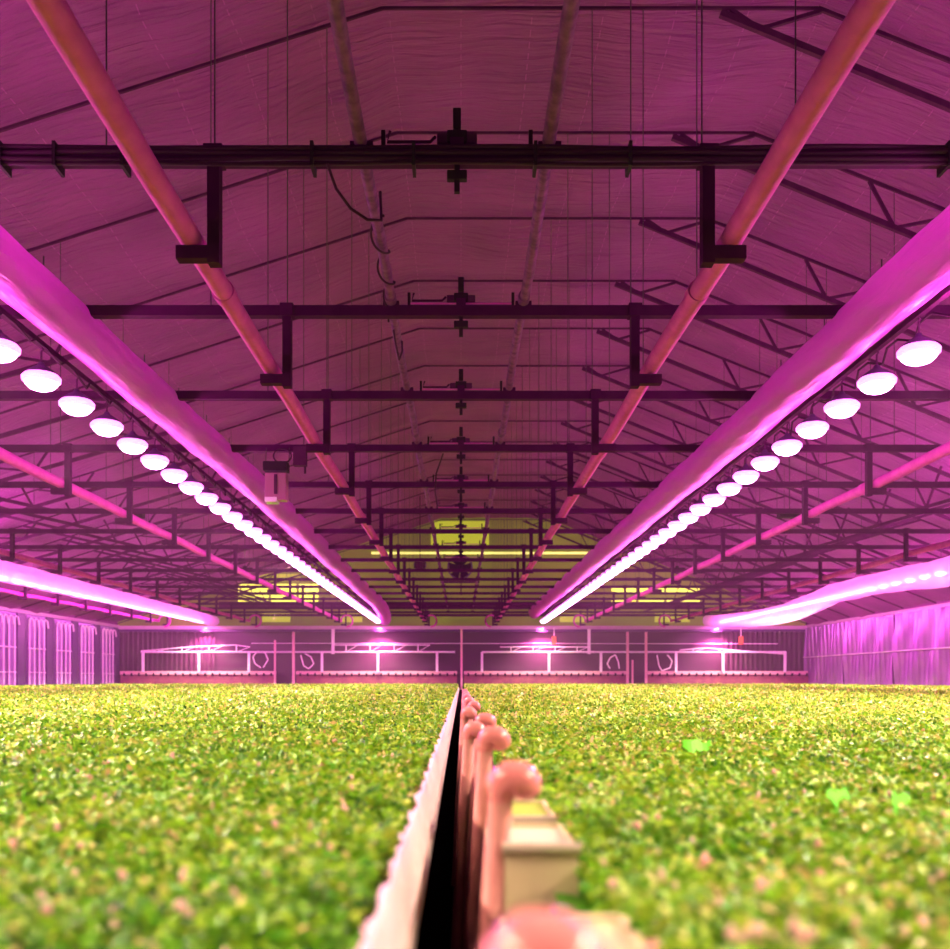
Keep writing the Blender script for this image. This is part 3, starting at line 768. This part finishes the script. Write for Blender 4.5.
# ------------------------------------------------------------------ foliage
def canopy_z(x, y):
    return (-.315 + .018*np.sin(x*7.3+1.3*np.sin(y*3.1))*np.cos(y*6.1) + .012*np.sin(x*23+y*9)*np.sin(y*19-x*4)
            + .012*np.sin(x*1.7+y*.9))
def foliage(side, label):
    sgn = -1 if side == 'left' else 1
    # bands of depth: number of leaves follows the visible area
    V = []; Fc = []; T = []; base = 0
    d = .55
    while d < D-1.3:
        step = max(.08, d*.06); d1 = min(d+step, D-1.3)
        s = .019 + .0028*d
        if d > 20: s = .019+.0028*20 + .0022*(d-20)
        edge = .125 if side == 'left' else (.20 if d < 3 else .17)
        if d > 30: edge = .2
        w = min(.58*d + 1.0 + (.3 if d < 5 else 0), 19.4)
        n = int((w-edge)*(d1-d)*2.6/(s*s*.42))
        y = rng.uniform(d, d1, n); x = rng.uniform(edge, w, n)
        jag = (rng.uniform(0, .02, n)); x = x + 0*jag
        X = sgn*x
        zc = canopy_z(X, y)
        lay = rng.random(n)
        z = zc + (lay-.65)*np.minimum(.055+.006*d, .20) + (rng.random(n) < .04)*rng.uniform(0, .03, n)
        L = s*rng.uniform(.7, 1.45, n); W = L*rng.uniform(.42, .62, n)
        az = rng.uniform(0, 2*PI, n); el = rng.normal(.35, .42 + min(.4, .03*d), n)
        roll = rng.normal(0, .5, n)
        dx, dy, dz = np.cos(az)*np.cos(el), np.sin(az)*np.cos(el), np.sin(el)
        sx, sy = -np.sin(az), np.cos(az)
        up = np.stack([-np.cos(az)*np.sin(el), -np.sin(az)*np.sin(el), np.cos(el)], 1)
        dirv = np.stack([dx, dy, dz], 1); sv = np.stack([sx, sy, np.zeros(n)], 1)
        sv2 = sv*np.cos(roll)[:, None] + up*np.sin(roll)[:, None]
        up2 = -sv*np.sin(roll)[:, None] + up*np.cos(roll)[:, None]
        c = np.stack([X, y, z], 1)
        p0 = c - dirv*(L*.5)[:, None]
        pm = c + up2*(-L*.10)[:, None]
        p1 = c + dirv*(L*.5)[:, None] - up2*(L*.12)[:, None]
        a = c + sv2*(W*.5)[:, None] + dirv*(L*.05)[:, None] + up2*(L*.06)[:, None]
        b = c - sv2*(W*.5)[:, None] + dirv*(L*.05)[:, None] + up2*(L*.06)[:, None]
        tint = np.clip(.52 + .23*rng.standard_normal(n) + .10*np.sin(X*3+y*2)*np.sin(y*4) + (z-zc)*3.0*0 + (rng.random(n) < .035)*.45, 0, 1)
        if side == 'right': tint = np.clip(tint + .06, 0, 1)
        if d < 6:
            V.append(np.stack([p0, a, p1, b, pm], 1).reshape(-1, 3)); idx = base + np.arange(n)*5
            Fc.append(np.stack([idx, idx+4, idx+2, idx+1], 1)); Fc.append(np.stack([idx, idx+3, idx+2, idx+4], 1)); T.append(np.repeat(tint, 5)); base += 5*n
        else:
            V.append(np.stack([p0, a, p1, b], 1).reshape(-1, 3)); idx = base + np.arange(n)*4
            Fc.append(np.stack([idx, idx+3, idx+2, idx+1], 1)); T.append(np.repeat(tint, 4)); base += 4*n
        d = d1
    # under-layer, bumpy, so that no bare soil shows from elsewhere
    V = np.concatenate(V); Fq = np.concatenate(Fc); T = np.concatenate(T)
    xs = np.concatenate([np.arange(.16, 4, .08), np.arange(4, 19.6, .4)]); ys = np.concatenate([np.arange(.2, 8, .1), np.arange(8, D-1.1, .5)])
    gx, gy = np.meshgrid(xs*sgn, ys); gz = canopy_z(gx, gy)-.07
    gv = np.stack([gx.ravel(), gy.ravel(), gz.ravel()], 1); nx = len(xs)
    ii, jj = np.meshgrid(np.arange(nx-1), np.arange(len(ys)-1)); a = (jj*nx+ii).ravel()+len(V)
    gf = np.stack([a, a+1, a+nx+1, a+nx], 1)
    if sgn < 0: gf = gf[:, ::-1]
    V = np.concatenate([V, gv]); Fq = np.concatenate([Fq, gf]); T = np.concatenate([T, np.full(len(gv), .25)])
    me = bpy.data.meshes.new('foliage_' + side)
    me.vertices.add(len(V)); me.vertices.foreach_set('co', V.astype(np.float32).ravel())
    me.loops.add(len(Fq)*4); me.loops.foreach_set('vertex_index', Fq.astype(np.int32).ravel())
    me.polygons.add(len(Fq)); me.polygons.foreach_set('loop_start', np.arange(0, len(Fq)*4, 4, dtype=np.int32))
    at = me.attributes.new('leaf_tint', 'FLOAT', 'POINT'); at.data.foreach_set('value', T.astype(np.float32))
    me.materials.append(M['leaf']); me.update(calc_edges=True)
    o = bpy.data.objects.new('plant_foliage', me); COL.objects.link(o)
    tag(o, label, 'plants', None, 'stuff')
    print('foliage', side, len(Fq))
foliage('left', 'dense green leafy crop covering the left bench')
foliage('right', 'dense yellowish green leafy crop covering the right bench')

def buds(side, n, label):
    sgn = -1 if side == 'left' else 1
    mb = MB()
    for i in range(n):
        u = random.random(); d = .9/(1.0001-u*.955) if random.random() < .75 else random.uniform(1, 20)
        x = sgn*random.uniform(.2, .55*d+.3); z = float(canopy_z(np.array(x), np.array(d))) + .012 + random.random()*.018
        s = random.uniform(.0028, .0052)*(1+.10*d)
        k = random.choice((1, 1, 2, 3))
        for q in range(k):
            cx = x+random.uniform(-1, 1)*s*1.2*(q > 0); cy = d+random.uniform(-1, 1)*s*1.2; cz = z+random.uniform(-1, 1)*s*(q > 0)
            h = s*random.uniform(1.3, 2.4); tl = random.uniform(-.4, .4)*s
            prof = [(0, -1), (.7, -.6), (1, 0), (.75, .6), (0, 1)]
            vs = []; fs = []; seg = 6
            for (r, t) in prof:
                for m_ in range(seg): a = 2*PI*m_/seg; vs.append((cx+r*s*math.cos(a)+tl*t, cy+r*s*math.sin(a), cz+t*h))
            for a_ in range(4):
                for m_ in range(seg): fs.append((a_*seg+m_, a_*seg+(m_+1) % seg, (a_+1)*seg+(m_+1) % seg, (a_+1)*seg+m_))
            mb.add(vs, fs, True)
    tag(mb.build('flower_buds', M['buds']), label, 'flower buds', None, 'stuff')
buds('left', 110, 'scattered pink buds poking out of the left crop')
buds('right', 130, 'scattered pink buds poking out of the right crop')

# bright lime tags on the right crop
def lime(px, py, w, lab, seed):
    d = .27*F/(py-680); X = (px-461)/F*d; rr = random.Random(seed)
    r = empty('plant_tag', (X, d, -.27))
    k = w/F*d
    top = [(-k*.5+k*q/7, (.004+.005*rr.random())*d) for q in range(8)]; bot = [(-k*.5+k*q/7, -(.001+(.016 if q in (1, 2) else .006)*rr.random())*d) for q in range(8)]
    vs_ = [(x, e+.004*math.sin(x*60), z) for e in (-.0008, .0008) for x, z in top+bot]
    fs_ = [(q, q+1, q+9, q+8) for q in range(7)] + [(q+24, q+25, q+17, q+16) for q in range(7)] + [(q+1, q, q+16, q+17) for q in range(7)] + [(q+8, q+9, q+25, q+24) for q in range(7)]
    MB().add(vs_, fs_).build('plate', M['lime'], r)
    MB().box(-k*.36, -k*.20, -.002, .002, -.03*d, -.001*d).build('stake', M['lime'], r)
    r.rotation_euler = (-.35, rr.uniform(-.15, .15), rr.uniform(-.3, .3))
    tag(r, lab, 'plant tag', 'lime green tags in the right crop')
lime(838, 796, 27, 'wide lime green tag with stake, middle one in right crop', 1)
lime(901, 800, 20, 'small lime green tag, rightmost in the right crop', 2)
lime(697, 746, 30, 'lime green tag farthest back in the right crop', 3)

# ------------------------------------------------------------------ world, render settings
w = bpy.data.worlds.new('world'); scene.world = w; w.use_nodes = True
bg = w.node_tree.nodes['Background']; bg.inputs[0].default_value = (.5, .12, .35, 1); bg.inputs[1].default_value = .05
vs = scene.view_settings; vs.view_transform = 'Standard'; vs.look = 'None'; vs.gamma = 1; vs.use_curve_mapping = False; vs.exposure = 0.12
c = scene.cycles
c.use_denoising = True; c.max_bounces = 3; c.diffuse_bounces = 1; c.glossy_bounces = 2; c.transmission_bounces = 2; c.transparent_max_bounces = 4
c.use_light_tree = True; c.sample_clamp_indirect = 6; c.caustics_reflective = False; c.caustics_refractive = False

# ------------------------------------------------------------------ thin haze added for a bloom around the lamps
hm = bpy.data.materials.new('humid_haze'); hm.use_nodes = True
nt = hm.node_tree; nt.nodes.clear(); o_ = nt.nodes.new('ShaderNodeOutputMaterial'); v_ = nt.nodes.new('ShaderNodeVolumeScatter')
v_.inputs['Density'].default_value = .0010; v_.inputs['Color'].default_value = (1, .5, .95, 1); v_.inputs['Anisotropy'].default_value = .35
nt.links.new(v_.outputs[0], o_.inputs['Volume'])
hp = [(-19.4, -.12), (19.4, -.12), (19.4, roof_z(19.4)-.4), (4.9, 8.8), (-1.08, 8.8), (-19.4, roof_z(-19.4)-.4)]
hz = MB().add([(x, 1.5, z) for x, z in hp] + [(x, D-.4, z) for x, z in hp],
              [tuple(range(6)), tuple(reversed(range(6, 12)))] + [(i, i+6, (i+1) % 6+6, (i+1) % 6) for i in range(6)]).build('haze', hm)
tag(hz, 'thin humid magenta-tinted haze filling the greenhouse around the lamps', 'haze', None, 'stuff')
